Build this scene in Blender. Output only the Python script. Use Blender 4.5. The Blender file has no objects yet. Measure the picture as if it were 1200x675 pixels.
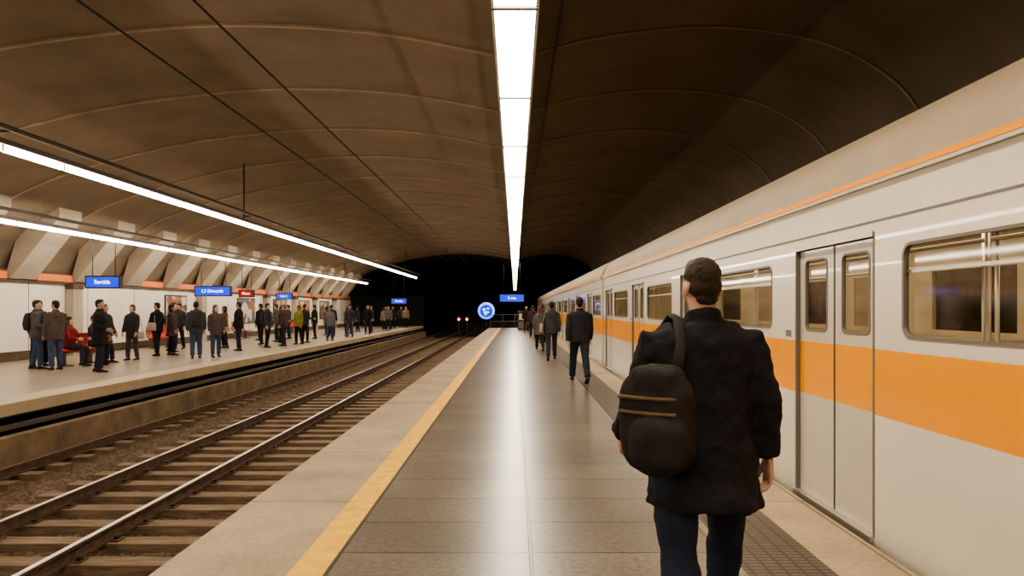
import bpy, math, random
from mathutils import Vector, Matrix
random.seed(7)
scene = bpy.context.scene
COL = scene.collection

# ---------------------------------------------------------------- materials
def new_mat(name):
    m = bpy.data.materials.new(name); m.use_nodes = True
    nt = m.node_tree
    return m, nt, nt.nodes["Principled BSDF"]

def mat(name, col, rough=0.6, metal=0.0, var=0.0, vscale=3.0, bump=0.0, bscale=60.0, emis=None, estr=0.0, stretch=(1,1,1), spec=0.5, coat=0.0, bdist=0.02, det=8):
    m, nt, b = new_mat(name)
    b.inputs["Base Color"].default_value = (*col, 1)
    b.inputs["Roughness"].default_value = rough
    b.inputs["Metallic"].default_value = metal
    b.inputs["Specular IOR Level"].default_value = spec
    b.inputs["Coat Weight"].default_value = coat
    if emis:
        b.inputs["Emission Color"].default_value = (*emis, 1)
        b.inputs["Emission Strength"].default_value = estr
    if var > 0 or bump > 0:
        tc = nt.nodes.new("ShaderNodeTexCoord"); mp = nt.nodes.new("ShaderNodeMapping")
        mp.inputs["Scale"].default_value = stretch
        nt.links.new(tc.outputs["Object"], mp.inputs["Vector"])
    if var > 0:
        n = nt.nodes.new("ShaderNodeTexNoise"); n.inputs["Scale"].default_value = vscale; n.inputs["Detail"].default_value = det
        n.inputs["Roughness"].default_value = 0.6
        nt.links.new(mp.outputs[0], n.inputs["Vector"])
        r = nt.nodes.new("ShaderNodeValToRGB")
        r.color_ramp.elements[0].position = 0.3; r.color_ramp.elements[1].position = 0.7
        r.color_ramp.elements[0].color = (*[max(0, c*(1-var)) for c in col], 1)
        r.color_ramp.elements[1].color = (*[min(1, c*(1+var)) for c in col], 1)
        nt.links.new(n.outputs["Fac"], r.inputs[0]); nt.links.new(r.outputs[0], b.inputs["Base Color"])
    if bump > 0:
        n2 = nt.nodes.new("ShaderNodeTexNoise"); n2.inputs["Scale"].default_value = bscale; n2.inputs["Detail"].default_value = 4
        nt.links.new(mp.outputs[0], n2.inputs["Vector"])
        bp = nt.nodes.new("ShaderNodeBump"); bp.inputs["Strength"].default_value = bump; bp.inputs["Distance"].default_value = bdist
        nt.links.new(n2.outputs["Fac"], bp.inputs["Height"]); nt.links.new(bp.outputs[0], b.inputs["Normal"])
    return m

def emit(name, col, s):
    return mat(name, (0.8, 0.8, 0.8), 0.5, emis=col, estr=s)

def tile_mat(name, c1, c2, cm, w, h, rough, speck=0.15, mortar=0.006, offs=(0,0,0), bstr=0.0, sscale=50, big=0.12, spec=0.5):
    m, nt, b = new_mat(name)
    tc = nt.nodes.new("ShaderNodeTexCoord"); mp = nt.nodes.new("ShaderNodeMapping")
    mp.inputs["Location"].default_value = offs
    nt.links.new(tc.outputs["Object"], mp.inputs["Vector"])
    br = nt.nodes.new("ShaderNodeTexBrick"); br.offset = 0.0; br.squash = 1
    br.inputs["Scale"].default_value = 1; br.inputs["Brick Width"].default_value = w; br.inputs["Row Height"].default_value = h
    br.inputs["Mortar Size"].default_value = mortar; br.inputs["Mortar Smooth"].default_value = 0.3
    br.inputs["Color1"].default_value = (*c1, 1); br.inputs["Color2"].default_value = (*c2, 1); br.inputs["Mortar"].default_value = (*cm, 1)
    nt.links.new(mp.outputs[0], br.inputs["Vector"])
    def noise(sc, lo, hi, p0=0.3, p1=0.7, det=3):
        n = nt.nodes.new("ShaderNodeTexNoise"); n.inputs["Scale"].default_value = sc; n.inputs["Detail"].default_value = det
        nt.links.new(tc.outputs["Object"], n.inputs["Vector"])
        r = nt.nodes.new("ShaderNodeMapRange"); r.inputs[1].default_value = p0; r.inputs[2].default_value = p1
        r.inputs[3].default_value = lo; r.inputs[4].default_value = hi
        nt.links.new(n.outputs["Fac"], r.inputs[0]); return r.outputs[0], n
    s1, n1 = noise(sscale, 1-speck, 1+speck)
    s2, n2 = noise(1.3, 1-big, 1+big, det=4)
    mu = nt.nodes.new("ShaderNodeMath"); mu.operation = 'MULTIPLY'; nt.links.new(s1, mu.inputs[0]); nt.links.new(s2, mu.inputs[1])
    vm = nt.nodes.new("ShaderNodeVectorMath"); vm.operation = 'SCALE'
    nt.links.new(br.outputs["Color"], vm.inputs[0]); nt.links.new(mu.outputs[0], vm.inputs["Scale"])
    nt.links.new(vm.outputs[0], b.inputs["Base Color"])
    b.inputs["Specular IOR Level"].default_value = spec
    b.inputs["Roughness"].default_value = rough
    if bstr > 0:
        bp = nt.nodes.new("ShaderNodeBump"); bp.inputs["Strength"].default_value = bstr; bp.inputs["Distance"].default_value = 0.003
        bp.invert = True
        nt.links.new(br.outputs["Fac"], bp.inputs["Height"]); nt.links.new(bp.outputs[0], b.inputs["Normal"])
    return m

LC = (1.0, 0.87, 0.69)
M = {}
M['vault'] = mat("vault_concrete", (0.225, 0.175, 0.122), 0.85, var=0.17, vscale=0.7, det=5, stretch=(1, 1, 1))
M['vault_r'] = mat("vault_concrete_shaded", (0.135, 0.102, 0.070), 0.85, var=0.17, vscale=0.7, det=5, stretch=(1, 1, 1))  # same concrete, darkened in colour because the lamps point away from this vault
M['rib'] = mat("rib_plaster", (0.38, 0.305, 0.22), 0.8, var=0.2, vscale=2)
M['rib_r'] = mat("rib_plaster_shaded", (0.25, 0.19, 0.135), 0.8, var=0.2, vscale=2)  # rib plaster with the right vault's shade put into its colour
M['black'] = mat("unlit_black", (0.012, 0.011, 0.010), 0.9)  # near-black base colour paints in the darkness of the unlit tunnel
M['stone'] = tile_mat("platform_granite", (0.135, 0.112, 0.087), (0.20, 0.166, 0.128), (0.030, 0.022, 0.016), 1.2, 0.62, 0.28, offs=(-0.1, 0, 0), speck=.34, mortar=.012, bstr=.3, sscale=26, spec=.75, big=.18)
M['edge'] = tile_mat("platform_edge_concrete", (0.36, 0.275, 0.178), (0.41, 0.312, 0.20), (0.12, 0.085, 0.055), 3.0, 1.9, 0.5, speck=0.12, mortar=0.010, offs=(0.7, 0.2, 0), sscale=22, big=.25)
M['yellow'] = mat("yellow_paint", (0.80, 0.46, 0.05), 0.5, var=0.18, vscale=9, det=3)
M['tact'] = tile_mat("tactile_paving", (0.10, 0.08, 0.06), (0.12, 0.095, 0.07), (0.03, 0.024, 0.02), 0.10, 0.05, 0.45, mortar=0.012, bstr=0.5)
M['lplat'] = tile_mat("far_platform_tile", (0.40, 0.33, 0.25), (0.42, 0.35, 0.265), (0.31, 0.25, 0.19), 0.9, 0.9, 0.30, speck=0.0, big=.06)
M['lconc'] = mat("ledge_concrete", (0.52, 0.42, 0.29), 0.6, var=0.1, vscale=2, det=3)
M['dirty'] = mat("dirty_concrete", (0.24, 0.175, 0.11), 0.85, var=0.35, vscale=2, det=4)
M['ballast'] = mat("ballast_gravel", (0.135, 0.092, 0.058), 0.9, var=0.7, vscale=16, bump=0.8, bscale=40)
M['sleeper'] = mat("sleeper_timber", (0.215, 0.148, 0.092), 0.8, var=0.5, vscale=6, bump=0.5, bscale=30, stretch=(0.4, 3, 3))
M['steel'] = mat("rail_rust", (0.14, 0.09, 0.06), 0.6, metal=0.3, var=0.4, vscale=8)
M['railtop'] = mat("rail_polished", (0.70, 0.64, 0.56), 0.30, metal=1.0)
M['white'] = mat("wall_white_enamel", (0.84, 0.79, 0.71), 0.35, var=0.04, vscale=1.5, det=3)
M['haunch'] = mat("haunch_concrete", (0.44, 0.38, 0.30), 0.8, var=0.12, vscale=1.5, det=3)
M['brown'] = mat("wall_brown", (0.11, 0.07, 0.045), 0.7, var=0.3, vscale=2)
M['orange'] = mat("orange_enamel", (0.80, 0.20, 0.03), 0.4)
M['metal'] = mat("painted_steel_grey", (0.16, 0.14, 0.125), 0.5, metal=0.5)
M['dark'] = mat("dark_metal", (0.03, 0.028, 0.026), 0.5)
M['cream'] = mat("train_cream_paint", (0.70, 0.63, 0.51), 0.28, var=0.04, vscale=1.0, coat=0.3)
M['roof'] = mat("train_roof_tan", (0.30, 0.225, 0.145), 0.6, var=0.10, vscale=1.0, det=3)
M['torange'] = mat("train_orange_paint", (0.90, 0.345, 0.008), 0.3, coat=0.2)
M['rubber'] = mat("window_rubber", (0.16, 0.14, 0.115), 0.5)
M['seam'] = mat("door_seal", (0.06, 0.052, 0.045), 0.5)
M['alu'] = mat("brushed_aluminium", (0.60, 0.55, 0.48), 0.35, metal=0.8)
M['seat'] = mat("seat_plastic", (0.42, 0.24, 0.09), 0.5)
M['intw'] = mat("interior_laminate", (0.62, 0.53, 0.37), 0.5)
M['intd'] = mat("interior_panel_brown", (0.38, 0.30, 0.20), 0.5)
M['intf'] = mat("interior_floor", (0.16, 0.13, 0.11), 0.6)
M['door'] = mat("train_door_paint", (0.55, 0.49, 0.40), 0.3, coat=0.2)
M['lamp'] = emit("lamp_diffuser", LC, 21)
M['lampf'] = emit("lamp_diffuser_far", LC, 5)
M['tube'] = emit("fluorescent_tube", LC, 37)
M['tlamp'] = emit("train_lamp", (1.0, 0.84, 0.60), 5.5)
M['blue'] = emit("sign_blue", (0.01, 0.05, 0.75), 1.0)
M['blue'].node_tree.nodes["Principled BSDF"].inputs["Base Color"].default_value = (.01, .03, .3, 1)
M['bluel'] = emit("sign_blue_light", (0.05, 0.22, 1.0), 1.8)
M['wtext'] = emit("sign_white", (0.75, 0.88, 1.0), 2.0)
M['red'] = emit("signal_red", (1.0, 0.02, 0.01), 12)
M['redp'] = mat("red_plastic", (0.50, 0.03, 0.02), 0.4)
m, nt, b = new_mat("window_glass")
out = nt.nodes["Material Output"]; nt.nodes.remove(b)
tr = nt.nodes.new("ShaderNodeBsdfTransparent"); tr.inputs[0].default_value = (0.90, 0.87, 0.80, 1)
gl = nt.nodes.new("ShaderNodeBsdfGlossy"); gl.inputs["Roughness"].default_value = 0.05
lw_ = nt.nodes.new("ShaderNodeLayerWeight"); lw_.inputs[0].default_value = 0.5
pw = nt.nodes.new("ShaderNodeMath"); pw.operation = 'POWER'; pw.inputs[1].default_value = 4.0; nt.links.new(lw_.outputs["Facing"], pw.inputs[0])
mr = nt.nodes.new("ShaderNodeMapRange"); mr.inputs[3].default_value = 0.06; mr.inputs[4].default_value = 0.70; nt.links.new(pw.outputs[0], mr.inputs[0])
mx = nt.nodes.new("ShaderNodeMixShader")
nt.links.new(mr.outputs[0], mx.inputs[0]); nt.links.new(tr.outputs[0], mx.inputs[1]); nt.links.new(gl.outputs[0], mx.inputs[2])
nt.links.new(mx.outputs[0], out.inputs[0]); M['glass'] = m

def poster_mat(name, seed, cols):
    m, nt, b = new_mat(name)
    tc = nt.nodes.new("ShaderNodeTexCoord"); mp = nt.nodes.new("ShaderNodeMapping")
    mp.inputs["Location"].default_value = (seed*3.1, seed*1.7, seed)
    nt.links.new(tc.outputs["Object"], mp.inputs[0])
    v = nt.nodes.new("ShaderNodeTexVoronoi"); v.inputs["Scale"].default_value = 2.2
    nt.links.new(mp.outputs[0], v.inputs["Vector"])
    r = nt.nodes.new("ShaderNodeValToRGB"); r.color_ramp.interpolation = 'CONSTANT'
    r.color_ramp.elements[0].color = (*cols[0], 1); r.color_ramp.elements[1].color = (*cols[-1], 1); r.color_ramp.elements[1].position = 0.75
    for i, c in enumerate(cols[1:-1]):
        e = r.color_ramp.elements.new(0.25 + 0.25*i); e.color = (*c, 1)
    sp = nt.nodes.new("ShaderNodeSeparateColor"); nt.links.new(v.outputs["Color"], sp.inputs[0])
    nt.links.new(sp.outputs[0], r.inputs[0]); nt.links.new(r.outputs[0], b.inputs["Base Color"])
    b.inputs["Roughness"].default_value = 0.4
    return m

# ---------------------------------------------------------------- mesh builder
class MB:
    def __init__(s): s.v = []; s.f = []; s.m = []; s.mats = []; s.sm = []
    def mi(s, k):
        k = M[k] if isinstance(k, str) else k
        if k not in s.mats: s.mats.append(k)
        return s.mats.index(k)
    def add(s, vs, fs, k, smooth=False):
        o = len(s.v); i = s.mi(k)
        s.v += [tuple(p) for p in vs]
        for f in fs: s.f.append([o+a for a in f]); s.m.append(i); s.sm.append(smooth)
    def box(s, x0, x1, y0, y1, z0, z1, k, skip=()):
        if x0 > x1: x0, x1 = x1, x0
        vs = [(x, y, z) for z in (z0, z1) for y in (y0, y1) for x in (x0, x1)]
        fs = {'b': (0, 2, 3, 1), 't': (4, 5, 7, 6), 's': (0, 1, 5, 4), 'n': (2, 6, 7, 3), 'w': (0, 4, 6, 2), 'e': (1, 3, 7, 5)}
        s.add(vs, [f for n, f in fs.items() if n not in skip], k)
    def pane(s, x, y0, y1, z0, z1, k):
        s.add([(x, y0, z0), (x, y0, z1), (x, y1, z1), (x, y1, z0)], [(0, 1, 2, 3)], k)
    def loft(s, rings, k, smooth=True, caps=True):
        n = len(rings[0]); vs = [p for r in rings for p in r]; fs = []
        for i in range(len(rings)-1):
            for j in range(n):
                a = i*n+j; bb = i*n+(j+1) % n
                fs.append((a, bb, bb+n, a+n))
        if caps:
            fs.append(tuple(reversed(range(n)))); fs.append(tuple((len(rings)-1)*n+j for j in range(n)))
        s.add(vs, fs, k, smooth)
    def rod(s, p, q, r, k, n=8, r2=None):
        s.loft(tube_rings([(p, r), (q, r if r2 is None else r2)], n), k)
    def sweep(s, prof, y0, y1, k, smooth=True):
        n = len(prof); vs = [(x, y0, z) for x, z in prof] + [(x, y1, z) for x, z in prof]
        s.add(vs, [(i, i+1, n+i+1, n+i) for i in range(n-1)], k, smooth)
    def obj(s, name, parent=None, loc=None, rot=None):
        me = bpy.data.meshes.new(name); me.from_pydata(s.v, [], s.f)
        for mm in s.mats: me.materials.append(mm)
        me.polygons.foreach_set("material_index", s.m); me.polygons.foreach_set("use_smooth", s.sm)
        me.update()
        o = bpy.data.objects.new(name, me); COL.objects.link(o)
        if parent: o.parent = parent
        if loc: o.location = loc
        if rot: o.rotation_euler = rot
        return o

def ring(c, u, v, n=16):
    c = Vector(c); u = Vector(u); v = Vector(v)
    return [c + u*math.cos(2*math.pi*i/n) + v*math.sin(2*math.pi*i/n) for i in range(n)]
def tube_rings(path, n=12, ref=Vector((1, 0, 0))):
    pts = [Vector(p) for p, r in path]; out = []
    for i, (p, r) in enumerate(path):
        t = (pts[min(i+1, len(pts)-1)] - pts[max(i-1, 0)]).normalized()
        rr = ref if abs(t.dot(ref)) < 0.9 else Vector((0, 1, 0))
        u = (rr - t*rr.dot(t)).normalized(); w = t.cross(u)
        if not isinstance(r, tuple): r = (r, r)
        out.append(ring(pts[i], u*r[0], w*r[1], n))
    return out
def ellipsoid(c, r, n=16, m=10):
    rings = []
    for i in range(m+1):
        a = -math.pi/2 + math.pi*(i/m)
        cc = max(math.cos(a), 0.02)
        rings.append(ring((c[0], c[1], c[2]+r[2]*math.sin(a)), (r[0]*cc, 0, 0), (0, r[1]*cc, 0), n))
    return rings
def catmull(pts, sub=8):
    out = []; P = [pts[0]] + list(pts) + [pts[-1]]
    for i in range(1, len(P)-2):
        for s in range(sub):
            t = s/sub; r = []
            for k in range(2):
                p0, p1, p2, p3 = P[i-1][k], P[i][k], P[i+1][k], P[i+2][k]
                r.append(0.5*((2*p1)+(-p0+p2)*t+(2*p0-5*p1+4*p2-p3)*t*t+(-p0+3*p1-3*p2+p3)*t**3))
            out.append(tuple(r))
    out.append(tuple(pts[-1])); return out

# ---------------------------------------------------------------- layout constants
YB, YE, YD = -12.0, 60.0, 150.0
XL, XR = -14.9, 7.0
left_prof = catmull([(-15.2, 2.5), (-14.5, 3.7), (-13.2, 4.6), (-11.4, 5.3), (-9, 5.9), (-6.5, 6.25), (-4.5, 6.35), (-2.2, 6.2), (0.0, 5.78)])
right_prof = catmull([(0.0, 5.78), (1.5, 6.15), (3.4, 6.32), (5.2, 6.05), (6.4, 5.4), (7.0, 4.6)])

b = MB()
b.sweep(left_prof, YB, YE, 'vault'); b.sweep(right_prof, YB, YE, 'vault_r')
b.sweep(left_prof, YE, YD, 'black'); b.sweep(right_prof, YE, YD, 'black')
def arch_rib(prof, y, w, d, k, dn=1):
    vs = []; fs = []
    for i, (x, z) in enumerate(prof):
        a = prof[max(i-1, 0)]; c = prof[min(i+1, len(prof)-1)]
        t = Vector((c[0]-a[0], c[1]-a[1])).normalized(); nx, nz = t[1], -t[0]
        vs += [(x, y-w/2, z), (x+nx*d, y-w/2, z+nz*d), (x+nx*d, y+w/2, z+nz*d), (x, y+w/2, z)]
    for i in range(len(prof)-1):
        for j in range(3):
            fs.append((4*i+j, 4*i+j+1, 4*i+5+j, 4*i+4+j))
    b.add(vs, fs, k)
y = 1.6
while y < YE-1:
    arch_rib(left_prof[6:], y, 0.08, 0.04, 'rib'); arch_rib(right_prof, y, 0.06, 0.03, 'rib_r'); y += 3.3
b.obj("ceiling")
b = MB()
arch = left_prof[4:]+right_prof[1:]
vs = []; fs = []
for x, z in arch:
    vs += [(x, YE, z), (x, YE, z-0.28)]
for i in range(len(arch)-1): fs.append((2*i, 2*i+1, 2*i+3, 2*i+2))
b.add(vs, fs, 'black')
b.obj("tunnel_portal_arch")

# platform (island)
b = MB()
PE = 56.0
def slab(x0, x1, k, z1=0.0): b.box(x0, x1, YB, PE, -0.14, z1, k)
slab(-2.13, -1.33, 'edge'); slab(-1.33, -1.12, 'yellow', 0.003); slab(-1.12, 1.36, 'stone'); slab(1.36, 1.88, 'tact', 0.002); slab(1.88, 2.34, 'edge')
b.box(-1.85, 2.1, YB, PE-0.1, -1.10, -0.14, 'dirty')
b.obj("floor")
# left platform
b = MB()
b.box(-8.95, -8.28, YB, 61.9, -0.20, 0.0, 'lconc'); b.box(XL+.03, -8.95, YB, 61.9, -0.20, 0.0, 'lplat')
b.box(-8.36, -8.27, YB, 61.9, -0.225, -0.2, 'dark')
b.box(XL+.03, -9.1, YB, 61.9, -1.10, -0.2, 'black')
y = 1.0
while y < 60:
    b.box(-8.75, -8.55, y, y+.16, -1.1, -0.2, 'dark'); y += 2.9
b.box(-8.25, -8.05, YB, 61.9, -1.1, -0.50, 'dirty')
b.box(-8.30, -8.22, YB, 61.9, -0.42, -0.34, 'metal')
b.obj("platform_far")

# trackbed
nx, ny = 100, 900
vs = []; fs = []
x0, x1 = -8.05, -1.8
for j in range(ny+1):
    yy = 1.0 + 60*(j/ny)**1.15
    for i in range(nx+1):
        xx = x0+(x1-x0)*i/nx
        h = random.uniform(-0.03, 0.025)
        hum = 0.05*math.exp(-((xx+6.9)/0.25)**2)
        vs.append((xx+random.uniform(-.015, .015), yy, -1.10+h+hum))
n = nx+1
for j in range(ny):
    for i in range(nx): fs.append((j*n+i, j*n+i+1, j*n+n+i+1, j*n+n+i))
b = MB(); b.add(vs, fs, 'ballast')
b.box(-14.8, 6.95, YB, YD, -1.5, -1.3, 'black'); b.box(-8.05, -1.8, YB, 1.02, -1.3, -1.1, 'ballast')
b.box(2.1, 6.95, YB, YD, -1.3, -1.15, 'dirty'); b.box(-8.05, -1.8, 61, YD, -1.3, -1.1, 'black')
b.obj("trackbed")

def rail(b, x, zt=-0.85, y0=YB, y1=YD-20):
    b.box(x-.065, x+.065, y0, y1, zt-.15, zt-.13, 'steel')
    b.box(x-.012, x+.012, y0, y1, zt-.13, zt-.035, 'steel')
    b.box(x-.036, x+.036, y0, y1, zt-.035, zt-.004, 'steel')
    b.box(x-.028, x+.028, y0, y1, zt-.004, zt, 'railtop')
b = MB()
RX = (-4.50, -5.83, -7.70)
for x in RX: rail(b, x)
for x in (3.05, 4.49): rail(b, x, zt=-0.98)
b.obj("rail_track")
b = MB()
y = 1.2
while y < 62:
    j = random.uniform(-.02, .02)
    b.box(-6.5, -3.45, y+j, y+.24+j, -1.16, -1.0+random.uniform(-.006, .006), 'sleeper')
    for x in RX[:2]:
        b.box(x-.16, x+.16, y+.05+j, y+.19+j, -1.0, -0.985, 'steel')
        for s in (-1, 1): b.box(x+s*.11-.02, x+s*.11+.02, y+.09+j, y+.15+j, -.985, -.955, 'dark')
    b.box(-7.98, -7.35, y+j, y+.24+j, -1.16, -1.0, 'sleeper')
    y += 0.62
b.obj("railway_sleepers")

# left wall
b = MB()
b.box(XL-.3, XL, YB, 61.9, 0.28, 2.35, 'white'); b.box(XL-.3, XL+.02, YB, 61.9, 0, 0.28, 'brown')
b.box(XL-.3, XL+.1, YB, 61.9, 2.35, 2.42, 'brown')
b.box(XL-.4, XL-.0, YB, 61.9, 2.42, 2.75, 'brown')
y = -11
while y < 60:
    b.box(XL-.02, XL+.008, y, y+.015, .28, 2.35, 'metal'); y += 2.9
b.obj("wall_left")
b = MB()
y = -9.5; i = 0
while y < 59:
    w = 1.05
    P = [(XL-.05, 2.45), (XL+.12, 2.45), (-13.35, 4.25), (-13.35, 4.55), (-14.6, 3.7)]
    vs = [(x, yy, z) for yy in (y, y+w) for x, z in P]; nP = len(P)
    fs = [tuple(range(nP)), tuple(reversed(range(nP, 2*nP)))] + [(k, nP+k, nP+(k+1) % nP, (k+1) % nP) for k in range(nP)]
    b.add(vs, fs, 'haunch')
    b.box(XL, XL+.10, y+w+.1, y+2.85, 2.44, 2.66, 'orange')
    y += 2.95; i += 1
b.obj("trim_haunch_ribs")
b = MB(); b.box(XR, XR+.3, YB, YD, -1.3, 4.7, 'dirty'); b.obj("wall_right")
b = MB(); b.box(6.3, 6.98, YB, YE, 4.45, 4.62, 'dark'); b.obj("trim_springing_shadow")  # added dark beam standing in for the shadow at the right springing
b = MB(); b.box(-16, 8, YB-.3, YB, -1.5, 7, 'dirty'); b.obj("wall_back")
b = MB(); b.box(-16, 8, YD, YD+.3, -1.5, 7, 'black'); b.box(-16, -15.0, 62, YD, -1.3, 3, 'black')
b.box(-15, -8.3, 62, 62.3, 0, 2.7, 'black')
b.obj("wall_end")

# posters on the left wall
pal = [[(.30,.10,.06),(.62,.56,.47),(.12,.08,.06),(.45,.22,.08)], [(.10,.11,.18),(.62,.57,.48),(.30,.14,.08),(.15,.12,.1)], [(.22,.13,.08),(.55,.38,.2),(.07,.06,.05),(.62,.56,.48)]]
for i, (y0, w) in enumerate([(29.0, 1.9), (36.6, 2.4), (42, 2.6), (47, 2.4), (52, 2.6)]):
    b = MB(); b.box(XL+.005, XL+.05, y0, y0+w, .75, 2.15, 'dark')
    b.box(XL+.05, XL+.056, y0+.06, y0+w-.06, .81, 2.09, poster_mat("poster_print_%d" % i, i, pal[i % 3]))
    b.obj("wall_poster")
for y0 in (22.6, 31.9, 40.3, 45.5, 50.2, 55.5):
    b = MB(); b.box(XL+.03, XL+.28, y0, y0+.5, 0, 2.4, 'haunch'); b.box(XL+.03, XL+.30, y0-.02, y0+.52, 2.2, 2.4, 'brown'); b.obj("trim_pilaster")

# ---------------------------------------------------------------- lamps
b = MB()
y = -9.6-.35; seg = 3.75
zc = 5.50
b.box(-.33, .33, -11, YD-4, zc+.02, zc+.24, 'metal')
while y < YD-8:
    b.box(-.27, .27, y+.03, y+seg-.03, zc-.06, zc+.02, 'lamp' if y < YE else 'lampf')
    b.box(-.30, .30, y-.035, y+.035, zc-.09, zc+.02, 'metal'); y += seg
for s in (-1, 1): b.box(s*.27, s*.31, -11, YD-4, zc-.065, zc+.02, 'alu')
b.obj("ceiling_strip_light")

def hung_line(name, X, z, y0, y1, prof, r, rods):
    b = MB()
    b.box(X-.10, X+.10, y0, y1, z+.05, z+.14, 'metal')
    y = y0
    while y < y1-1:
        b.rod((X, y+.03, z), (X, y+1.47, z), r, 'tube', 10)
        b.box(X-.05, X+.05, y-.02, y+.03, z-.06, z+.05, 'alu'); y += 1.5
    b.rod((X+.30, y0, z+.26), (X+.30, y1, z+.26), .045, 'metal', 8)
    zt = min(prof, key=lambda p: abs(p[0]-X))[1]
    for y in rods:
        b.rod((X, y, z+.1), (X, y, zt-.02), .024, 'dark', 6)
        b.box(X-.02, X+.34, y-.02, y+.02, z+.22, z+.26, 'dark')
    b.obj(name)
hung_line("suspended_tube_light", -8.3, 4.15, -10, 58, left_prof, 0.055, (-5, 10.9, 20.9, 52))
hung_line("suspended_tube_light", -12.45, 3.68, -10, 58, left_prof, 0.048, (-5, 12, 50))

b = MB()
for X, z in ((-5.15, 5.18), (-3.78, 5.18)):
    b.rod((X, YB+.05, z), (X, YE+20, z), .016, 'dark', 6)
b.rod((0.66, YB+.05, 5.80), (0.66, YE, 5.80), .022, 'dark', 6)  # dark rod drawn in for the shading line beside the vault valley
for X in (-5.15, -3.78): b.rod((X, 52, 5.18), (X, 52, 6.2), .012, 'dark', 6)
b.obj("overhead_wire_and_shade_line")

# ---------------------------------------------------------------- signs
def add_text(s, parent, loc, size, k, rot=(math.pi/2, 0, 0)):
    c = bpy.data.curves.new("lettering", 'FONT'); c.body = s; c.size = size; c.extrude = .003
    c.align_x = 'CENTER'; c.align_y = 'CENTER'; c.materials.append(M[k])
    o = bpy.data.objects.new("lettering", c); COL.objects.link(o); o.parent = parent; o.location = loc; o.rotation_euler = rot
def hang_sign(X, y, z, w, h, txt, mk, zt, name="hanging_information_display"):
    e = bpy.data.objects.new(name, None); COL.objects.link(e); e.location = (X, y, z)
    b = MB(); b.box(-w/2-.04, w/2+.04, 0, .16, -h/2-.04, h/2+.04, 'dark'); b.box(-w/2, w/2, -.006, 0, -h/2, h/2, mk)
    for sx in (-w*.35, w*.35): b.rod((sx, .08, h/2), (sx, .08, zt-z), .014, 'dark', 6)
    b.obj("display_housing", e)
    add_text(txt, e, (0, -.014, 0), h*.55, 'wtext')
hang_sign(-12.45, 20.6, 2.36, 0.98, .30, "Sortida", 'blue', 3.72)
hang_sign(-12.45, 28.1, 2.28, 1.42, .34, "L3 Direcció", 'blue', 3.72)
hang_sign(-12.45, 31.6, 2.26, .62, .26, "Metro", 'redp', 3.72)
hang_sign(-12.45, 36.8, 2.24, .8, .26, "Linia 1", 'blue', 3.72)
hang_sign(-.25, 55.0, 2.42, 1.9, .55, "3 min", 'blue', 5.6)
hang_sign(-9.7, 57, 2.2, 1.2, .4, "Sortida", 'blue', 5.6)

b = MB()
b.rod((0, 0, 0), (0, .22, 0), .80, 'dark', 40); b.rod((0, -.02, 0), (0, 0, 0), .76, 'bluel', 40)
b.rod((0, -.03, 0), (0, -.02, 0), .56, 'blue', 40)
for a, c, w, h in ((-.2, .12, .22, .16), (.15, .2, .2, .1), (0, -.12, .5, .1), (-.05, -.32, .26, .07)):
    b.box(a-w/2, a+w/2, -.04, -.03, c-h/2, c+h/2, 'wtext')
b.rod((0, .12, -.8), (0, .12, -2.46), .06, 'dark', 8)
b.obj("illuminated_round_sign", loc=(-2.6, 61.8, 1.38))
for X in (-4.85, -4.15):
    b = MB(); b.rod((0, 0, -.98), (0, 0, .35), .04, 'dark', 8); b.box(-.14, .14, -.06, .08, .35, .95, 'dark')
    b.rod((0, -.10, .65), (0, -.06, .65), .105, 'red', 16)
    b.loft(tube_rings([((0, -.22, .67), .12), ((0, -.06, .66), .12)], 16), 'dark', caps=False)
    b.obj("railway_signal", loc=(X, 59.0, 0))
b = MB()
for x in (-2.0, -1.0, 0, 1.0, 2.0): b.rod((x, 0, 0), (x, 0, 1.1), .025, 'metal', 8)
for z in (.55, 1.08): b.rod((-2, 0, z), (2, 0, z), .022, 'metal', 8)
b.obj("platform_end_barrier", loc=(0, 55.6, 0))
b = MB()
b.box(-.35, .35, -.2, .2, 0, 1.35, 'dark'); b.box(-.37, .37, -.22, .22, 1.35, 1.42, 'metal'); b.box(-.25, .25, -.215, -.2, .75, 1.2, 'intw'); b.box(-.3, .3, -.21, -.2, .1, .6, 'metal')
b.obj("ticket_validator_cabinet", loc=(.55, 50.5, 0))

def bench(X, y, k='redp'):
    b = MB()
    for i in range(3):
        yy = i*.55
        pts = [(-.02, .86), (-.01, .6), (.03, .47), (.12, .43), (.42, .44), (.46, .42)]
        pr = catmull(pts, 4)
        vs = []; fs = []
        for x, z in pr: vs += [(x, yy, z), (x, yy+.48, z), (x-.01, yy+.48, z-.03), (x-.01, yy, z-.03)]
        for q in range(len(pr)-1):
            for r in range(4): fs.append((4*q+r, 4*q+(r+1) % 4, 4*q+4+(r+1) % 4, 4*q+4+r))
        fs += [(0, 1, 2, 3), tuple(4*(len(pr)-1)+r for r in (3, 2, 1, 0))]
        b.add(vs, fs, k, False)
    b.box(.1, .18, -.05, 1.65, .34, .40, 'metal')
    for yy in (.2, 1.35): b.box(.08, .2, yy, yy+.08, 0, .36, 'metal'); b.box(0, .4, yy, yy+.08, 0, .03, 'metal')
    b.obj("platform_bench", loc=(X, y, 0.002))
for y in (18.2, 26.5, 34.5): bench(-14.3 if y > 20 else -12.35, y)
bench(-14.3, 43)
b = MB(); b.loft(tube_rings([((0, 0, 0.05), .17), ((0, 0, .1), .2), ((0, 0, .8), .22), ((0, 0, .84), .2)], 20), 'metal'); b.rod((0, 0, 0), (0, 0, .05), .15, 'dark', 16)
b.rod((0, 0, .84), (0, 0, .88), .13, 'dark', 16); b.obj("litter_bin", loc=(-14.3, 23.6, 0.001))

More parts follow.
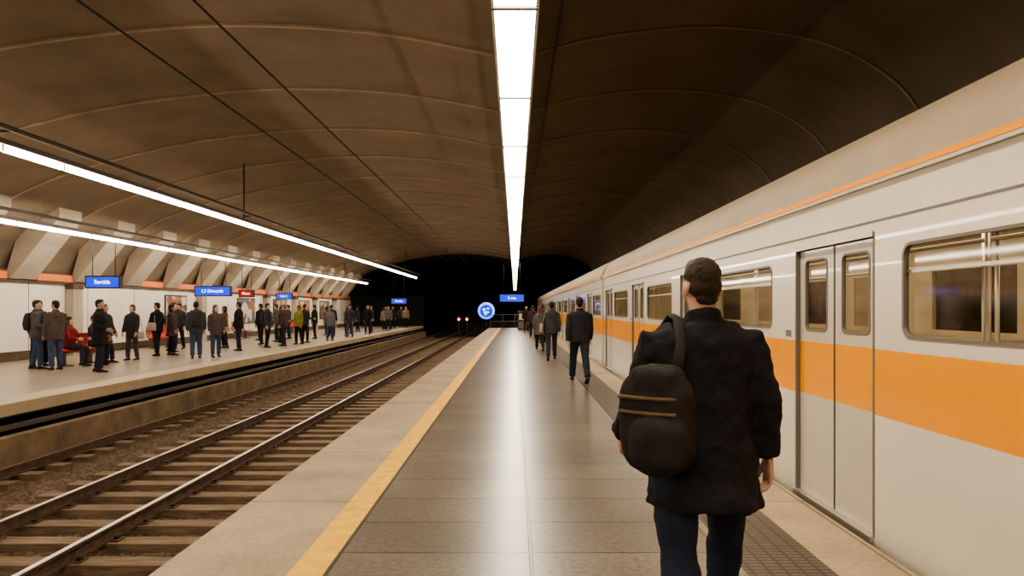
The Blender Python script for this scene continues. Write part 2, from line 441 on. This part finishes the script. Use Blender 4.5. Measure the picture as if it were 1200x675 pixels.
# ---------------------------------------------------------------- train
TX = 2.47; TW = 2.62
def rrect(y0, y1, z0, z1, r, n=5):
    out = []
    for cy, cz, a0 in ((y1-r, z1-r, 0), (y0+r, z1-r, 90), (y0+r, z0+r, 180), (y1-r, z0+r, 270)):
        for i in range(n+1):
            a = math.radians(a0+90*i/n); out.append((cy+r*math.cos(a), cz+r*math.sin(a)))
    return out
def panel_with_hole(b, X, y0, y1, z0, z1, hole, k, th=.04, sgn=-1):
    h = rrect(*hole); n = len(h); outer = []
    q = n//4
    corners = [(y1, z1), (y0, z1), (y0, z0), (y1, z0)]
    for i in range(n): outer.append(corners[i//q])
    vs = [(X, a, c) for a, c in h] + [(X, a, c) for a, c in outer] + [(X+th, a, c) for a, c in h]
    fs = []
    for i in range(n):
        j = (i+1) % n
        if outer[i] == outer[j]: fs.append((i, j, n+i))
        else: fs.append((i, j, n+j, n+i))
    b.add(vs, fs, k)
    b.add(vs, [(i, 2*n+i, 2*n+(i+1) % n, (i+1) % n) for i in range(n)], 'rubber', True)
def rframe(b, X, y0, y1, z0, z1, r, w, d, k):
    a = rrect(y0, y1, z0, z1, r); c = rrect(y0+w, y1-w, z0+w, z1-w, max(r-w, .01)); n = len(a)
    vs = [(X, p, q) for p, q in a]+[(X-d, p, q) for p, q in a]+[(X-d, p, q) for p, q in c]+[(X+.01, p, q) for p, q in c]
    fs = []
    for i in range(n):
        j = (i+1) % n
        for t in range(3): fs.append((t*n+i, t*n+j, (t+1)*n+j, (t+1)*n+i))
    b.add(vs, fs, k)

def car(y0, nb=4):
    L = nb*4.2; y1 = y0+L
    b = MB()
    ZW0, ZW1 = 1.36, 1.97
    def strips(a, c, X=TX, th=.05, door=False):
        kk = 'door' if door else 'cream'
        b.box(X, X+th, a, c, -.28, .825, kk)
        b.box(X, X+th, a, c, .825, 1.275, 'torange')
        b.box(X, X+th, a, c, 1.275, 1.30, kk)
    for i in range(nb):
        o = y0+i*4.2
        wa, wb = o, o+2.55
        da, db = o+2.55, o+4.2-.35
        strips(wa, wb)
        panel_with_hole(b, TX, wa, wb, 1.30, 2.05, (wa+.2, wb-.35, ZW0, ZW1, .09), 'cream')
        rframe(b, TX, wa+.2, wb-.35, ZW0, ZW1, .09, .02, .006, 'rubber')
        b.pane(TX+.03, wa+.19, wb-.34, ZW0-.01, ZW1+.01, 'glass')
        b.box(TX+.024, TX+.044, wa+.2, wb-.35, 1.78, 1.80, 'alu')
        XD = TX+.035
        mid = (da+db)/2
        for (p, q) in ((da, mid-.008), (mid+.008, db)):
            strips(p, q, XD, .035, True)
            panel_with_hole(b, XD, p, q, 1.30, 2.05, (p+.11, q-.11, 1.36, 1.97, .06), 'door', .03)
            rframe(b, XD, p+.11, q-.11, 1.36, 1.97, .06, .018, .005, 'rubber')
            b.pane(XD+.02, p+.1, q-.1, 1.35, 1.98, 'glass')
        b.box(XD-.004, XD+.03, mid-.010, mid+.010, -.02, 2.05, 'seam')
        for p in (da, db): b.box(TX-.003, TX+.05, p-.012, p+.012, -.02, 2.08, 'rubber')
        b.box(TX-.012, TX+.05, da, db, 2.05, 2.09, 'alu'); b.box(TX-.03, TX+.05, da, db, -.06, -.02, 'alu')
        b.box(TX, TX+.05, da, db, -.28, -.06, 'cream')
        strips(db, o+4.2); b.box(TX, TX+.05, db, o+4.2, 1.30, 2.05, 'cream')
        b.box(TX-.004, TX+.01, db+.1, db+.22, 1.3, 1.36, 'rubber')
    b.box(TX, TX+.05, y0, y1, 2.05, 2.40, 'cream')
    b.box(TX-.004, TX+.02, y0, y1, 2.145, 2.16, 'rubber')
    b.box(TX-.03, TX+.05, y0, y1, 2.40, 2.425, 'alu'); b.box(TX-.035, TX+.05, y0, y1, 2.425, 2.465, 'torange')
    roof = catmull([(TX+.0, 2.465), (TX+.06, 2.66), (TX+.20, 2.84), (TX+.45, 2.96), (TX+TW/2, 3.04), (TX+TW-.45, 2.96), (TX+TW-.2, 2.84), (TX+TW-.06, 2.66), (TX+TW, 2.45)], 5)
    b.sweep(roof, y0, y1, 'roof')
    for Y in (y0+.01, y1-.01):
        P = [(TX, -.28)]+roof+[(TX+TW, -.28)]
        b.add([(x, Y, z) for x, z in P], [tuple(range(len(P)))], 'intw')
    b.box(TX+TW-.05, TX+TW, y0, y1, -.28, 1.3, 'intw'); b.box(TX+TW-.05, TX+TW, y0, y1, 2.0, 2.45, 'intw')
    for i in range(nb):
        o = y0+i*4.2; b.box(TX+TW-.05, TX+TW, o-.0, o+.5, 1.3, 2.0, 'intw'); b.box(TX+TW-.05, TX+TW, o+1.9, o+2.6, 1.3, 2.0, 'intw'); b.box(TX+TW-.05, TX+TW, o+3.8, o+4.2, 1.3, 2.0, 'intw')
        b.box(TX+TW-.04, TX+TW, o+2.6, o+3.8, 1.3, 2.0, 'intd')
    b.pane(TX+TW-.015, y0, y1, 1.3, 2.0, 'glass')
    b.box(TX+.05, TX+TW-.05, y0+.02, y1-.02, -.04, 0.01, 'intf')
    b.box(TX+.05, TX+TW-.05, y0+.02, y1-.02, 2.34, 2.38, 'intw')
    for s in (.55, TW-.7): b.box(TX+s, TX+s+.14, y0+.3, y1-.3, 2.32, 2.34, 'tlamp')
    for i in range(nb):
        o = y0+i*4.2
        for xx, sg in ((TX+.08, 1), (TX+TW-.08, -1)):
            b.box(xx, xx+sg*.45, o+.25, o+2.2, .38, .45, 'seat'); b.box(xx, xx+sg*.07, o+.25, o+2.2, .45, 1.0, 'seat')
            b.box(xx+sg*.05, xx+sg*.35, o+.4, o+2.05, .02, .38, 'intw')
            for yy in (o+.22, o+2.25):
                b.box(xx, xx+sg*.5, yy, yy+.03, .3, 1.25, 'intw')
                b.rod((xx+sg*.5, yy, .01), (xx+sg*.5, yy, 2.34), .017, 'alu', 8)
        b.rod((TX+TW/2, o+3.2, .01), (TX+TW/2, o+3.2, 2.34), .018, 'alu', 8)
    for s in (.6, TW-.6): b.rod((TX+s, y0+.2, 2.0), (TX+s, y1-.2, 2.0), .015, 'alu', 8)
    b.box(TX+.25, TX+TW-.25, y0+.1, y1-.1, -.42, -.28, 'dark')
    for yc in (y0+2.6, y1-2.6):
        b.box(TX+.45, TX+.6, yc-1.4, yc+1.4, -.7, -.5, 'dark'); b.box(TX+TW-.6, TX+TW-.45, yc-1.4, yc+1.4, -.7, -.5, 'dark'); b.box(TX+.4, TX+TW-.4, yc-.2, yc+.2, -.62, -.4, 'dark')
        for dy in (-.95, .95):
            for xx in (3.05, 4.49): b.rod((xx-.05, yc+dy, -.60), (xx+.05, yc+dy, -.60), .375, 'steel', 24)
            b.rod((2.95, yc+dy, -.6), (4.6, yc+dy, -.6), .07, 'steel', 10)
    b.box(TX+.35, TX+TW-.35, y1, y1+.5, 0, 2.3, 'rubber')
    return b
train = bpy.data.objects.new("metro_train", None); COL.objects.link(train)
yy = 2.15-4.2-8.4-.5
for i, nb in enumerate((2, 5, 5, 5, 3)):
    bb = car(yy, nb); bb.obj("carriage_%d" % (i+1), train); yy += nb*4.2+.5

# ---------------------------------------------------------------- people
tex = bpy.data.textures.new("cloth_folds", 'CLOUDS'); tex.noise_scale = 0.11; tex.noise_depth = 2
tex2 = bpy.data.textures.new("hair_locks", 'CLOUDS'); tex2.noise_scale = 0.022; tex2.noise_depth = 2
def remesh(parts, voxel, smooth=3, disp=0.0, t=None):
    mb = MB()
    for r in parts: mb.loft(r, 'dark')
    o = mb.obj("tmp")
    md = o.modifiers.new("r", 'REMESH'); md.mode = 'VOXEL'; md.voxel_size = voxel; md.use_smooth_shade = True
    if smooth:
        sm = o.modifiers.new("s", 'SMOOTH'); sm.iterations = smooth; sm.factor = .6
    if disp:
        dm = o.modifiers.new("d", 'DISPLACE'); dm.texture = t or tex; dm.strength = disp; dm.mid_level = .5; dm.texture_coords = 'LOCAL'
    dg = bpy.context.evaluated_depsgraph_get(); ev = o.evaluated_get(dg); me = ev.to_mesh()
    vs = [v.co.copy() for v in me.vertices]; fs = [tuple(p.vertices) for p in me.polygons]
    ev.to_mesh_clear(); om = o.data; bpy.data.objects.remove(o); bpy.data.meshes.remove(om)
    return vs, fs

def build_hand():
    P = [tube_rings([((0, 0, .04), (.022, .027)), ((0, 0, 0), (.018, .028)), ((0, 0, -.03), (.017, .036)), ((-.003, 0, -.06), (.016, .042)), ((-.005, 0, -.09), (.012, .040))], 16)]
    for yo, L in ((.033, .072), (.011, .082), (-.011, .076), (-.031, .060)):
        p = Vector((-.004, yo, -.078)); pts = [(p.copy(), .0098)]
        for ang, fr in ((12, .46), (38, .30), (60, .24)):
            a = math.radians(ang); p = p+Vector((-math.sin(a), yo*.12, -math.cos(a)))*(L*fr+.004); pts.append((p.copy(), .0092-.0012*len(pts)))
        P.append(tube_rings(pts, 10))
    P.append(tube_rings([((0, .02, -.012), .016), ((-.008, .046, -.045), .0125), ((-.018, .055, -.075), .0105), ((-.028, .055, -.10), .008)], 10))
    return remesh(P, .0036, 2)
def build_head():
    P = [ellipsoid((0, -.008, .197), (.074, .092, .092), 24, 16), ellipsoid((0, .026, .125), (.056, .058, .062)), ellipsoid((0, .068, .085), (.024, .018, .018)),
         ellipsoid((0, .05, .165), (.062, .036, .05)),
         tube_rings([((0, .082, .182), .007), ((0, .098, .155), .010), ((0, .103, .142), .0135), ((0, .088, .134), .011)], 10),
         ellipsoid((0, .082, .113), (.024, .011, .006)), ellipsoid((0, .080, .103), (.020, .011, .006)),
         tube_rings([((0, -.012, -.06), (.068, .062)), ((0, -.012, 0), (.059, .058)), ((0, -.010, .06), (.056, .058)), ((0, -.004, .12), (.056, .06))], 18)]
    for s in (-1, 1):
        P += [ellipsoid((s*.079, -.010, .152), (.012, .020, .033)), ellipsoid((s*.031, .077, .186), (.024, .011, .007)), ellipsoid((s*.045, .055, .14), (.018, .022, .022))]
    return remesh(P, .0052, 2)
HAND = build_hand(); HEAD = build_head()
def eyes():
    w = MB(); d = MB()
    for s in (-1, 1):
        w.loft(ellipsoid((s*.030, .075, .166), (.013, .012, .010), 12, 8), 'dark'); d.loft(ellipsoid((s*.030, .084, .166), (.006, .005, .006), 10, 6), 'dark')
    return (w.v, w.f), (d.v, d.f)
EYW, EYD = eyes()
HAIR = {
 'short': remesh([ellipsoid((0, -.016, .214), (.078, .092, .084), 24, 16), ellipsoid((0, -.040, .168), (.073, .066, .062), 20, 12), ellipsoid((0, .02, .26), (.055, .06, .035), 20, 12), ellipsoid((0, -.055, .118), (.050, .032, .035))], .005, 1, .010, tex2),
 'long': remesh([ellipsoid((0, -.018, .212), (.084, .097, .092), 24, 16), ellipsoid((0, -.052, .150), (.082, .064, .09), 20, 12), ellipsoid((0, -.062, .06), (.085, .045, .11), 20, 12), ellipsoid((.062, -.01, .12), (.024, .04, .09)), ellipsoid((-.062, -.01, .12), (.024, .04, .09))], .007, 2, .012, tex2),
 'bob': remesh([ellipsoid((0, -.018, .212), (.085, .096, .092), 24, 16), ellipsoid((0, -.045, .150), (.085, .068, .085), 20, 12), ellipsoid((.064, -.0, .135), (.022, .04, .06)), ellipsoid((-.064, -.0, .135), (.022, .04, .06))], .007, 2, .01, tex2)}
cloths = {}
def cloth(c, kind="cloth"):
    key = (kind,)+tuple(round(x, 3) for x in c)
    if key not in cloths:
        if kind == 'hair': cloths[key] = mat("hair_%d" % len(cloths), c, .55, var=.6, vscale=60, bump=.8, bscale=120, spec=.3, stretch=(3, 3, .6), bdist=.01)
        else: cloths[key] = mat("%s_%d" % (kind, len(cloths)), c, .85 if kind != 'shoe' else .45, var=.25, vscale=9, bump=.12, bscale=200, spec=.25, bdist=.004)
    return cloths[key]
SKIN = [mat("skin_%d" % i, c, .5, var=.08, vscale=20) for i, c in enumerate([(.50, .29, .19), (.40, .23, .15), (.58, .37, .27)])]
HCOL = [cloth(c, "hair") for c in ((.018, .012, .009), (.040, .024, .015), (.12, .065, .03), (.16, .14, .12))]
EW = mat("eye_white", (.75, .72, .68), .3); EK = mat("eye_iris", (.03, .02, .015), .2)

def person(name, X, Y, head, H=1.75, top=(.03, .03, .035), bot=(.03, .035, .05), hem=.80, hair='short', hc=0, skin=0, legs=((6, 4), (-6, 6)), arms=((5, 12, 8), (-5, 12, 8)),
           lean=0.0, turn=0, voxel=.016, shoes=(.02, .018, .016), fem=False, bag=None, z=0.0, fold=.012, hood=False, lw=1.06, stance=.09, bulk=1.06, aw=1.0):
    sc = H/1.75; st = (.90 if fem else 1.0)
    R = math.radians
    fk = []
    for s, (a, k) in zip((1, -1), legs):
        hip = Vector((s*stance, 0, 0)); d1 = Vector((s*.03, math.sin(R(a)), -math.cos(R(a)))).normalized(); knee = hip+d1*.43
        d2 = Vector((s*.015, math.sin(R(a-k)), -math.cos(R(a-k)))).normalized(); ank = knee+d2*.42
        pitch = 0 if (a-k) > -14 else min(55, -(a-k)-8)
        low = ank.z-.085 - (math.sin(R(pitch))*.12)
        fk.append([hip, knee, ank, pitch, low])
    hz = -min(f[4] for f in fk)
    for f in fk:
        for i in range(3): f[i] = f[i]+Vector((0, 0, hz))
    dz = hz-.935
    def U(p):
        p = Vector(p); return Vector((p.x, p.y+max(0, p.z-.92)*lean, p.z+dz))
    P = []
    for f in fk:
        h, kn, ak = f[0], f[1], f[2]
        P.append(tube_rings([(h+Vector((0, 0, .06)), (.085, .10)), (h, (.092, .108)), (h.lerp(kn, .35), .087*lw), (h.lerp(kn, .75), .073*lw), (kn, .065*lw), (kn.lerp(ak, .3), .065*lw), (kn.lerp(ak, .65), .058*lw), (kn.lerp(ak, .97), .058*lw)], 16))
    def tor(rows, inf=0, bk=1.0):
        return [ring(U((0, cy, zz)), (rx*st*bk+inf, 0, 0), (0, ry*bk+inf, 0), 24) for zz, cy, rx, ry in rows]
    P.append(tor([(.84, -.005, .10, .09), (.89, -.01, .165, .12), (.96, -.01, .168, .122), (1.04, 0, .15, .11)]))
    tr = remesh(P, voxel, 3, fold*.8)
    P = []
    for f in fk:
        ak, pt = f[2], R(f[3]); fw = Vector((0, math.cos(pt), -math.sin(pt))); uu = Vector((0, math.sin(pt), math.cos(pt)))
        rr = []
        for t, rx, top_ in ((-.085, .025, .035), (-.07, .038, .085), (-.02, .040, .10), (.05, .043, .075), (.11, .048, .052), (.16, .042, .040), (.185, .022, .025)):
            c = ak+fw*t+uu*(-.083+top_/2); rr.append(ring(c, (rx, 0, 0), uu*(top_/2), 14))
        P.append(rr)
    sh = remesh(P, min(voxel, .010), 2)
    rows = []
    flare = .0 if hem > .75 else .02
    if hem < .72: rows += [(hem, -.005, .185+flare, .150+flare), (hem+.02, -.005, .19+flare, .155+flare), ((hem+.88)/2, -.005, .19, .148)]
    else: rows += [(hem, -.005, .165, .125), (hem+.02, -.005, .178, .136)]
    rows += [(.92, -.005, .182, .138), (1.03, 0, .174, .130), (1.12, 0, .174, .130), (1.22, .002, .180, .132), (1.31, 0, .188, .130), (1.38, -.005, .188, .118), (1.43, -.01, .160, .10), (1.465, -.012, .112, .083)]
    rows.sort()
    P = [tor(rows, .006, bulk), tor([(1.42, -.012, .12, .09), (1.465, -.012, .095, .082), (1.49, -.014, .078, .076), (1.525, -.016, .072, .074), (1.53, -.016, .06, .06)])]
    hands = []
    for s, (a, ab, el) in zip((1, -1), arms):
        S = U((s*.182*st*(1+(aw-1)*.5), -.005, 1.395)); d1 = Vector((s*math.sin(R(ab)), math.sin(R(a)), -math.cos(R(a)))).normalized()
        E = S+d1*.285; d2 = Vector((s*math.sin(R(ab*.3)), math.sin(R(a+el)), -math.cos(R(a+el)))).normalized(); W = E+d2*.245
        P.append(tube_rings([(U((s*.09, -.008, 1.418)), (.05, .05)), (U((s*.145, -.008, 1.412)), (.060, .060)), (S+Vector((s*.004, 0, -.01)), .069*aw), (S.lerp(E, .3), .069*aw), (S.lerp(E, .7), .061*aw), (E, .057*aw), (E.lerp(W, .35), .055*aw), (E.lerp(W, .8), .047*aw), (W, .044*aw)], 16))
        za = -d2; xa = Vector((1, 0, 0)); xa = (xa-za*xa.dot(za)).normalized(); ya = za.cross(xa)
        Mx = Matrix((xa, ya, za)).transposed()
        vs = [(Mx @ Vector((s*v.x, v.y, v.z)))*(.92 if fem else 1)+W-za*.005 for v in HAND[0]]
        hands.append((vs, HAND[1] if s > 0 else [tuple(reversed(f)) for f in HAND[1]]))
    jk = remesh(P, voxel, 3, fold*1.3)
    out = MB()
    out.add(*tr, cloth(bot), True); out.add(*sh, cloth(shoes, "shoe"), True); out.add(*jk, cloth(top), True)
    for h in hands: out.add(*h, SKIN[skin], True)
    RH = Matrix.Rotation(R(turn), 3, 'Z'); nb = U((0, 0, 1.46))
    def hd(g): return ([RH @ Vector(v) + nb for v in g[0]], g[1])
    out.add(*hd(HEAD), SKIN[skin], True); out.add(*hd(HAIR[hair]), HCOL[hc], True); out.add(*hd(EYW), EW, True); out.add(*hd(EYD), EK, True)
    if bag == 'backpack':
        bc = cloth((.04, .035, .035), "bagcloth")
        g = remesh([tor([(.98, -.19, .10, .05), (1.0, -.20, .14, .08), (1.15, -.21, .15, .10), (1.33, -.20, .14, .08), (1.42, -.19, .09, .05)])], .014, 2, .01)
        out.add(*g, bc, True)
        for s in (-1, 1): out.loft(tube_rings([(U((s*.10, -.16, 1.38)), (.022, .008)), (U((s*.11, -.09, 1.475)), (.022, .008)), (U((s*.12, .0, 1.485)), (.022, .008)), (U((s*.12, .10, 1.42)), (.022, .008)), (U((s*.13, .155, 1.28)), (.022, .008)), (U((s*.17, .10, 1.10)), (.02, .008)), (U((s*.14, -.15, 1.04)), (.02, .008))], 8), bc)
    if bag == 'slung':
        bc = cloth((.024, .019, .017), "bagcloth"); tan = cloth((.13, .085, .045), "strapleather"); strap = cloth((.030, .024, .022), "strapweb")
        def sb(c, hx, hy, hz_, yaw, k, p=3.0):
            rr = []
            ca0, sa0 = math.cos(yaw), math.sin(yaw)
            for t in range(13):
                u = -1+2*t/12; w = max(.25, (1-abs(u)**4)**.5) if abs(u) < 1 else .25
                pts = []
                for q in range(28):
                    an_ = 2*math.pi*q/28; ca, sa = math.cos(an_), math.sin(an_)
                    lx = hx*math.copysign(abs(ca)**.6, ca)*w; ly = hy*math.copysign(abs(sa)**.6, sa)*w
                    pts.append(U((c[0]+lx*ca0-ly*sa0, c[1]+lx*sa0+ly*ca0, c[2]+hz_*u)))
                rr.append(pts)
            return rr
        yw = math.radians(-35)
        g = remesh([sb((-.25, -.20, 1.07), .155, .08, .225, yw, bc), sb((-.272, -.28, .99), .115, .045, .11, yw, bc), sb((-.25, -.21, 1.24), .11, .075, .065, yw, bc)], .010, 2, .022)
        out.add(*g, bc, True)
        for zz, hw in ((1.11, .12), (1.17, .125)):
            rr = []
            for k_ in range(9):
                a_ = -1+2*k_/8; px = -.25+a_*hw*math.cos(yw)+math.sin(yw)*.091; py = -.20+a_*hw*math.sin(yw)-math.cos(yw)*.091*(1-.35*a_*a_)
                rr.append((U((px, py, zz)), (.006, .008)))
            out.loft(tube_rings(rr, 8), tan)
        loop = [(-.17, -.21, 1.26), (-.135, -.165, 1.38), (-.125, -.09, 1.485), (-.13, -.01, 1.50), (-.14, .09, 1.45), (-.16, .15, 1.32), (-.24, .12, 1.14), (-.30, -.04, .98)]
        out.loft(tube_rings([(U(p), (.024, .010)) for p in loop], 10), strap)
    if bag == 'handbag':
        bc = cloth((.35, .30, .24), "bagcloth"); s = -1
        c = (s*.29, -.02, .80)
        out.loft([[U((c[0]+math.cos(q)*.05*w, c[1]+math.sin(q)*.15*w, c[2]+zz)) for q in [2*math.pi*i/16 for i in range(16)]] for zz, w in ((-.12, .8), (-.1, 1), (.05, .95), (.09, .7))], bc)
        out.loft(tube_rings([(U((c[0], -.12, .87)), .008), (U((-.23, -.09, 1.2)), .008), (U((-.19, -.02, 1.475)), .008), (U((-.23, .07, 1.2)), .008), (U((c[0], .08, .87)), .008)], 6), bc)
    if bag == 'shoulder':
        bc = cloth((.40, .34, .27), "bagcloth")
        out.loft([[U((-.29+math.cos(q)*.06*w, -.03+math.sin(q)*.17*w, .98+zz)) for q in [2*math.pi*i/16 for i in range(16)]] for zz, w in ((-.14, .8), (-.12, 1), (.08, .95), (.12, .7))], bc)
        out.loft(tube_rings([(U((-.29, -.14, 1.08)), .009), (U((-.23, -.10, 1.25)), .009), (U((-.17, -.02, 1.478)), .009), (U((-.23, .09, 1.25)), .009), (U((-.29, .10, 1.08)), .009)], 6), bc)
    o = out.obj(name, loc=(X, Y, z+.002), rot=(0, 0, R(head)))
    o.scale = (sc, sc, sc)
    return o
K = (.016, .015, .016); NAVY = (.02, .025, .045); JEAN = (.05, .075, .14); GREY = (.10, .095, .095); BR = (.12, .07, .04)
WALKL = ((20, 4), (-16, 14)); WALKR = ((-18, 14), (22, 6))
person("walking_man", .85, 3.08, 2, 1.80, top=(.013, .012, .013), bot=(.018, .022, .042), hem=.68, legs=((17, 5), (-14, 16)), arms=((-10, 15, 14), (12, 18, 30)), hc=1, skin=0, voxel=.011, bag='slung', fold=.034, lean=.07, turn=10, lw=1.24, stance=.13, bulk=1.20, aw=1.16)
person("walking_man", 1.36, 14.4, 3, 1.83, top=(.025, .025, .03), bot=(.025, .03, .045), hem=.84, legs=WALKR, arms=((14, 9, 12), (-14, 9, 12)), voxel=.012, hc=0, bulk=1.12, lw=1.15, aw=1.1)
person("walking_man", 1.10, 20.6, 0, 1.80, top=(.05, .048, .05), bot=(.03, .03, .04), hem=.80, legs=WALKL, arms=((-10, 9, 12), (12, 9, 12)), hc=0, bag='shoulder')
person("walking_woman", .93, 25.5, 0, 1.68, top=(.10, .09, .09), bot=K, hem=.65, legs=WALKR, hair='long', hc=2, fem=True)
person("walking_man", 1.25, 31.0, 0, 1.78, top=(.04, .035, .04), bot=K, legs=WALKL, hc=0)
person("walking_man", .95, 36.5, 0, 1.76, top=(.06, .03, .03), bot=K, legs=WALKR, hc=0)
person("standing_man", .75, 45.0, 180, 1.76, top=K, bot=K)
crowd = [
 ("standing_man", -12.25, 17.5, -60, 1.78, (.11, .10, .10), JEAN, .80, 'short', 1, 'backpack'),
 ("standing_man", -11.65, 17.3, 60, 1.76, (.09, .07, .06), JEAN, .76, 'short', 0, None),
 ("standing_man", -12.75, 18.3, 10, 1.78, (.05, .045, .045), K, .80, 'short', 1, None),
 ("standing_woman", -11.35, 18.9, -100, 1.68, (.03, .03, .03), K, .62, 'bob', 1, None),
 ("standing_man", -10.15, 16.7, -75, 1.78, K, NAVY, .66, 'short', 0, None),
 ("standing_woman", -11.55, 20.6, 170, 1.68, (.03, .03, .032), (.06, .05, .045), .72, 'bob', 2, 'handbag'),
 ("standing_man", -11.75, 22.4, 80, 1.76, K, K, .78, 'short', 0, 'shoulder'),
 ("standing_woman", -11.45, 22.8, -60, 1.70, (.06, .05, .05), K, .66, 'long', 0, None),
 ("standing_man", -12.3, 24.6, -70, 1.77, (.08, .02, .02), NAVY, .82, 'short', 1, None),
 ("standing_man", -12.9, 26.2, 180, 1.76, (.03, .035, .06), K, .82, 'short', 0, None),
 ("standing_man", -9.95, 21.3, 30, 1.78, (.06, .06, .075), JEAN, .80, 'short', 1, 'backpack'),
 ("standing_woman", -9.6, 21.9, -140, 1.68, (.10, .08, .07), JEAN, .75, 'long', 2, None),
 ("standing_man", -10.2, 25.2, 95, 1.80, K, NAVY, .80, 'short', 0, None),
 ("standing_woman", -11.5, 27.0, 120, 1.66, (.14, .06, .04), K, .70, 'long', 1, 'handbag'),
 ("standing_man", -9.85, 27.2, -90, 1.77, (.04, .04, .045), K, .80, 'short', 1, 'backpack'),
 ("standing_man", -9.6, 28.4, 90, 1.74, (.07, .05, .04), NAVY, .82, 'short', 3, None),
 ("standing_woman", -9.45, 29.8, 150, 1.70, (.22, .20, .05), K, .80, 'bob', 2, None),
 ("standing_man", -9.60, 31.2, -30, 1.77, (.035, .03, .03), K, .78, 'short', 0, None),
 ("standing_man", -11.2, 32.0, 100, 1.77, (.10, .10, .11), NAVY, .80, 'short', 1, None),
 ("standing_woman", -8.95, 33.0, 180, 1.68, (.16, .15, .15), JEAN, .74, 'long', 1, None),
 ("standing_man", -12.6, 33.8, 90, 1.76, BR, K, .80, 'short', 0, None),
 ("standing_man", -10.4, 35.4, 90, 1.76, K, K, .80, 'short', 0, None),
 ("standing_man", -9.0, 37.2, 180, 1.78, (.05, .05, .06), JEAN, .80, 'short', 0, 'backpack'),
 ("standing_woman", -9.6, 39.0, 60, 1.68, (.22, .05, .04), K, .75, 'long', 2, None),
 ("standing_man", -8.95, 41.5, 180, 1.78, K, NAVY, .80, 'short', 0, None),
 ("standing_man", -9.4, 44.5, -90, 1.76, (.06, .05, .05), K, .80, 'short', 1, None),
 ("standing_woman", -10.6, 46.0, 90, 1.68, (.03, .03, .03), K, .66, 'bob', 0, None),
 ("standing_man", -9.0, 48.5, 180, 1.76, (.12, .11, .11), NAVY, .80, 'short', 0, None),
 ("standing_man", -9.4, 52.5, 180, 1.76, K, K, .80, 'short', 0, None),
 ("standing_man", -8.95, 56.0, 180, 1.76, (.25, .18, .12), K, .80, 'short', 0, None),
 ("standing_man", -11.0, 29.5, 70, 1.78, K, K, .78, 'short', 0, None),
 ("standing_woman", -10.6, 31.0, -90, 1.68, (.05, .04, .05), K, .66, 'long', 1, None),
 ("standing_man", -11.8, 35.5, 90, 1.76, (.06, .06, .07), NAVY, .80, 'short', 1, None),
 ("standing_man", -10.2, 38.0, 0, 1.78, (.03, .03, .05), K, .80, 'short', 0, None),
 ("standing_woman", -11.2, 40.5, 90, 1.68, (.15, .10, .08), K, .70, 'bob', 1, None),
 ("standing_man", -10.3, 42.5, -60, 1.76, K, K, .80, 'short', 0, None),
 ("standing_man", -10.0, 47.5, 90, 1.76, (.08, .07, .07), K, .80, 'short', 0, None),
 ("standing_woman", -9.7, 50.5, 40, 1.68, (.20, .17, .14), K, .70, 'long', 1, None),
 ("standing_man", -10.3, 54.5, 120, 1.76, K, K, .80, 'short', 0, None),
 ("standing_man", -9.6, 57.5, 180, 1.76, (.05, .05, .06), K, .80, 'short', 0, None),
]
for i, (n_, x, y, h, H, t, bt, hm, hr, hc, bg) in enumerate(crowd):
    r = random.Random(i)
    lg = ((r.uniform(2, 10), r.uniform(3, 8)), (r.uniform(-9, 0), r.uniform(3, 8)))
    ar = ((r.uniform(-5, 12), r.uniform(6, 11), r.choice([10, 15, 75, 20])), (r.uniform(-6, 10), r.uniform(6, 11), r.choice([10, 15, 20])))
    person(n_, x, y, h, H, t, bt, hm, hr, hc, i % 3, lg, ar, turn=r.uniform(-25, 25), voxel=.017 if y < 30 else .022, fem='woman' in n_, bag=bg, lw=1.12, bulk=1.12, aw=1.08)
person("seated_woman", -12.04, 18.45, -90, 1.68, (.25, .03, .03), (.03, .03, .04), .86, 'long', 1, 2, ((84, 84), (80, 88)), ((30, 8, 55), (30, 8, 55)), fem=True)
person("seated_man", -12.04, 19.55, -90, 1.74, (.05, .05, .06), (.03, .03, .04), .86, 'short', 1, 0, ((84, 84), (82, 78)), ((30, 8, 55), (35, 8, 60)))

# ---------------------------------------------------------------- world, camera
w = bpy.data.worlds.new("world"); scene.world = w; w.use_nodes = True
w.node_tree.nodes["Background"].inputs[0].default_value = (1, .8, .6, 1); w.node_tree.nodes["Background"].inputs[1].default_value = 0.02
cam = bpy.data.cameras.new("camera"); co = bpy.data.objects.new("camera", cam); COL.objects.link(co)
co.location = (0, 0, 1.55); co.rotation_euler = (math.pi/2, 0, 0)
cam.sensor_width = 36; cam.lens = 24; cam.shift_y = 24.5/1200; cam.shift_x = -3.5/1200; cam.clip_start = .05; cam.clip_end = 500
scene.camera = co
try:
    scene.view_settings.view_transform = 'AgX'; scene.view_settings.look = 'AgX - Medium High Contrast'; scene.view_settings.exposure = 0.22
except Exception as e: print(e)
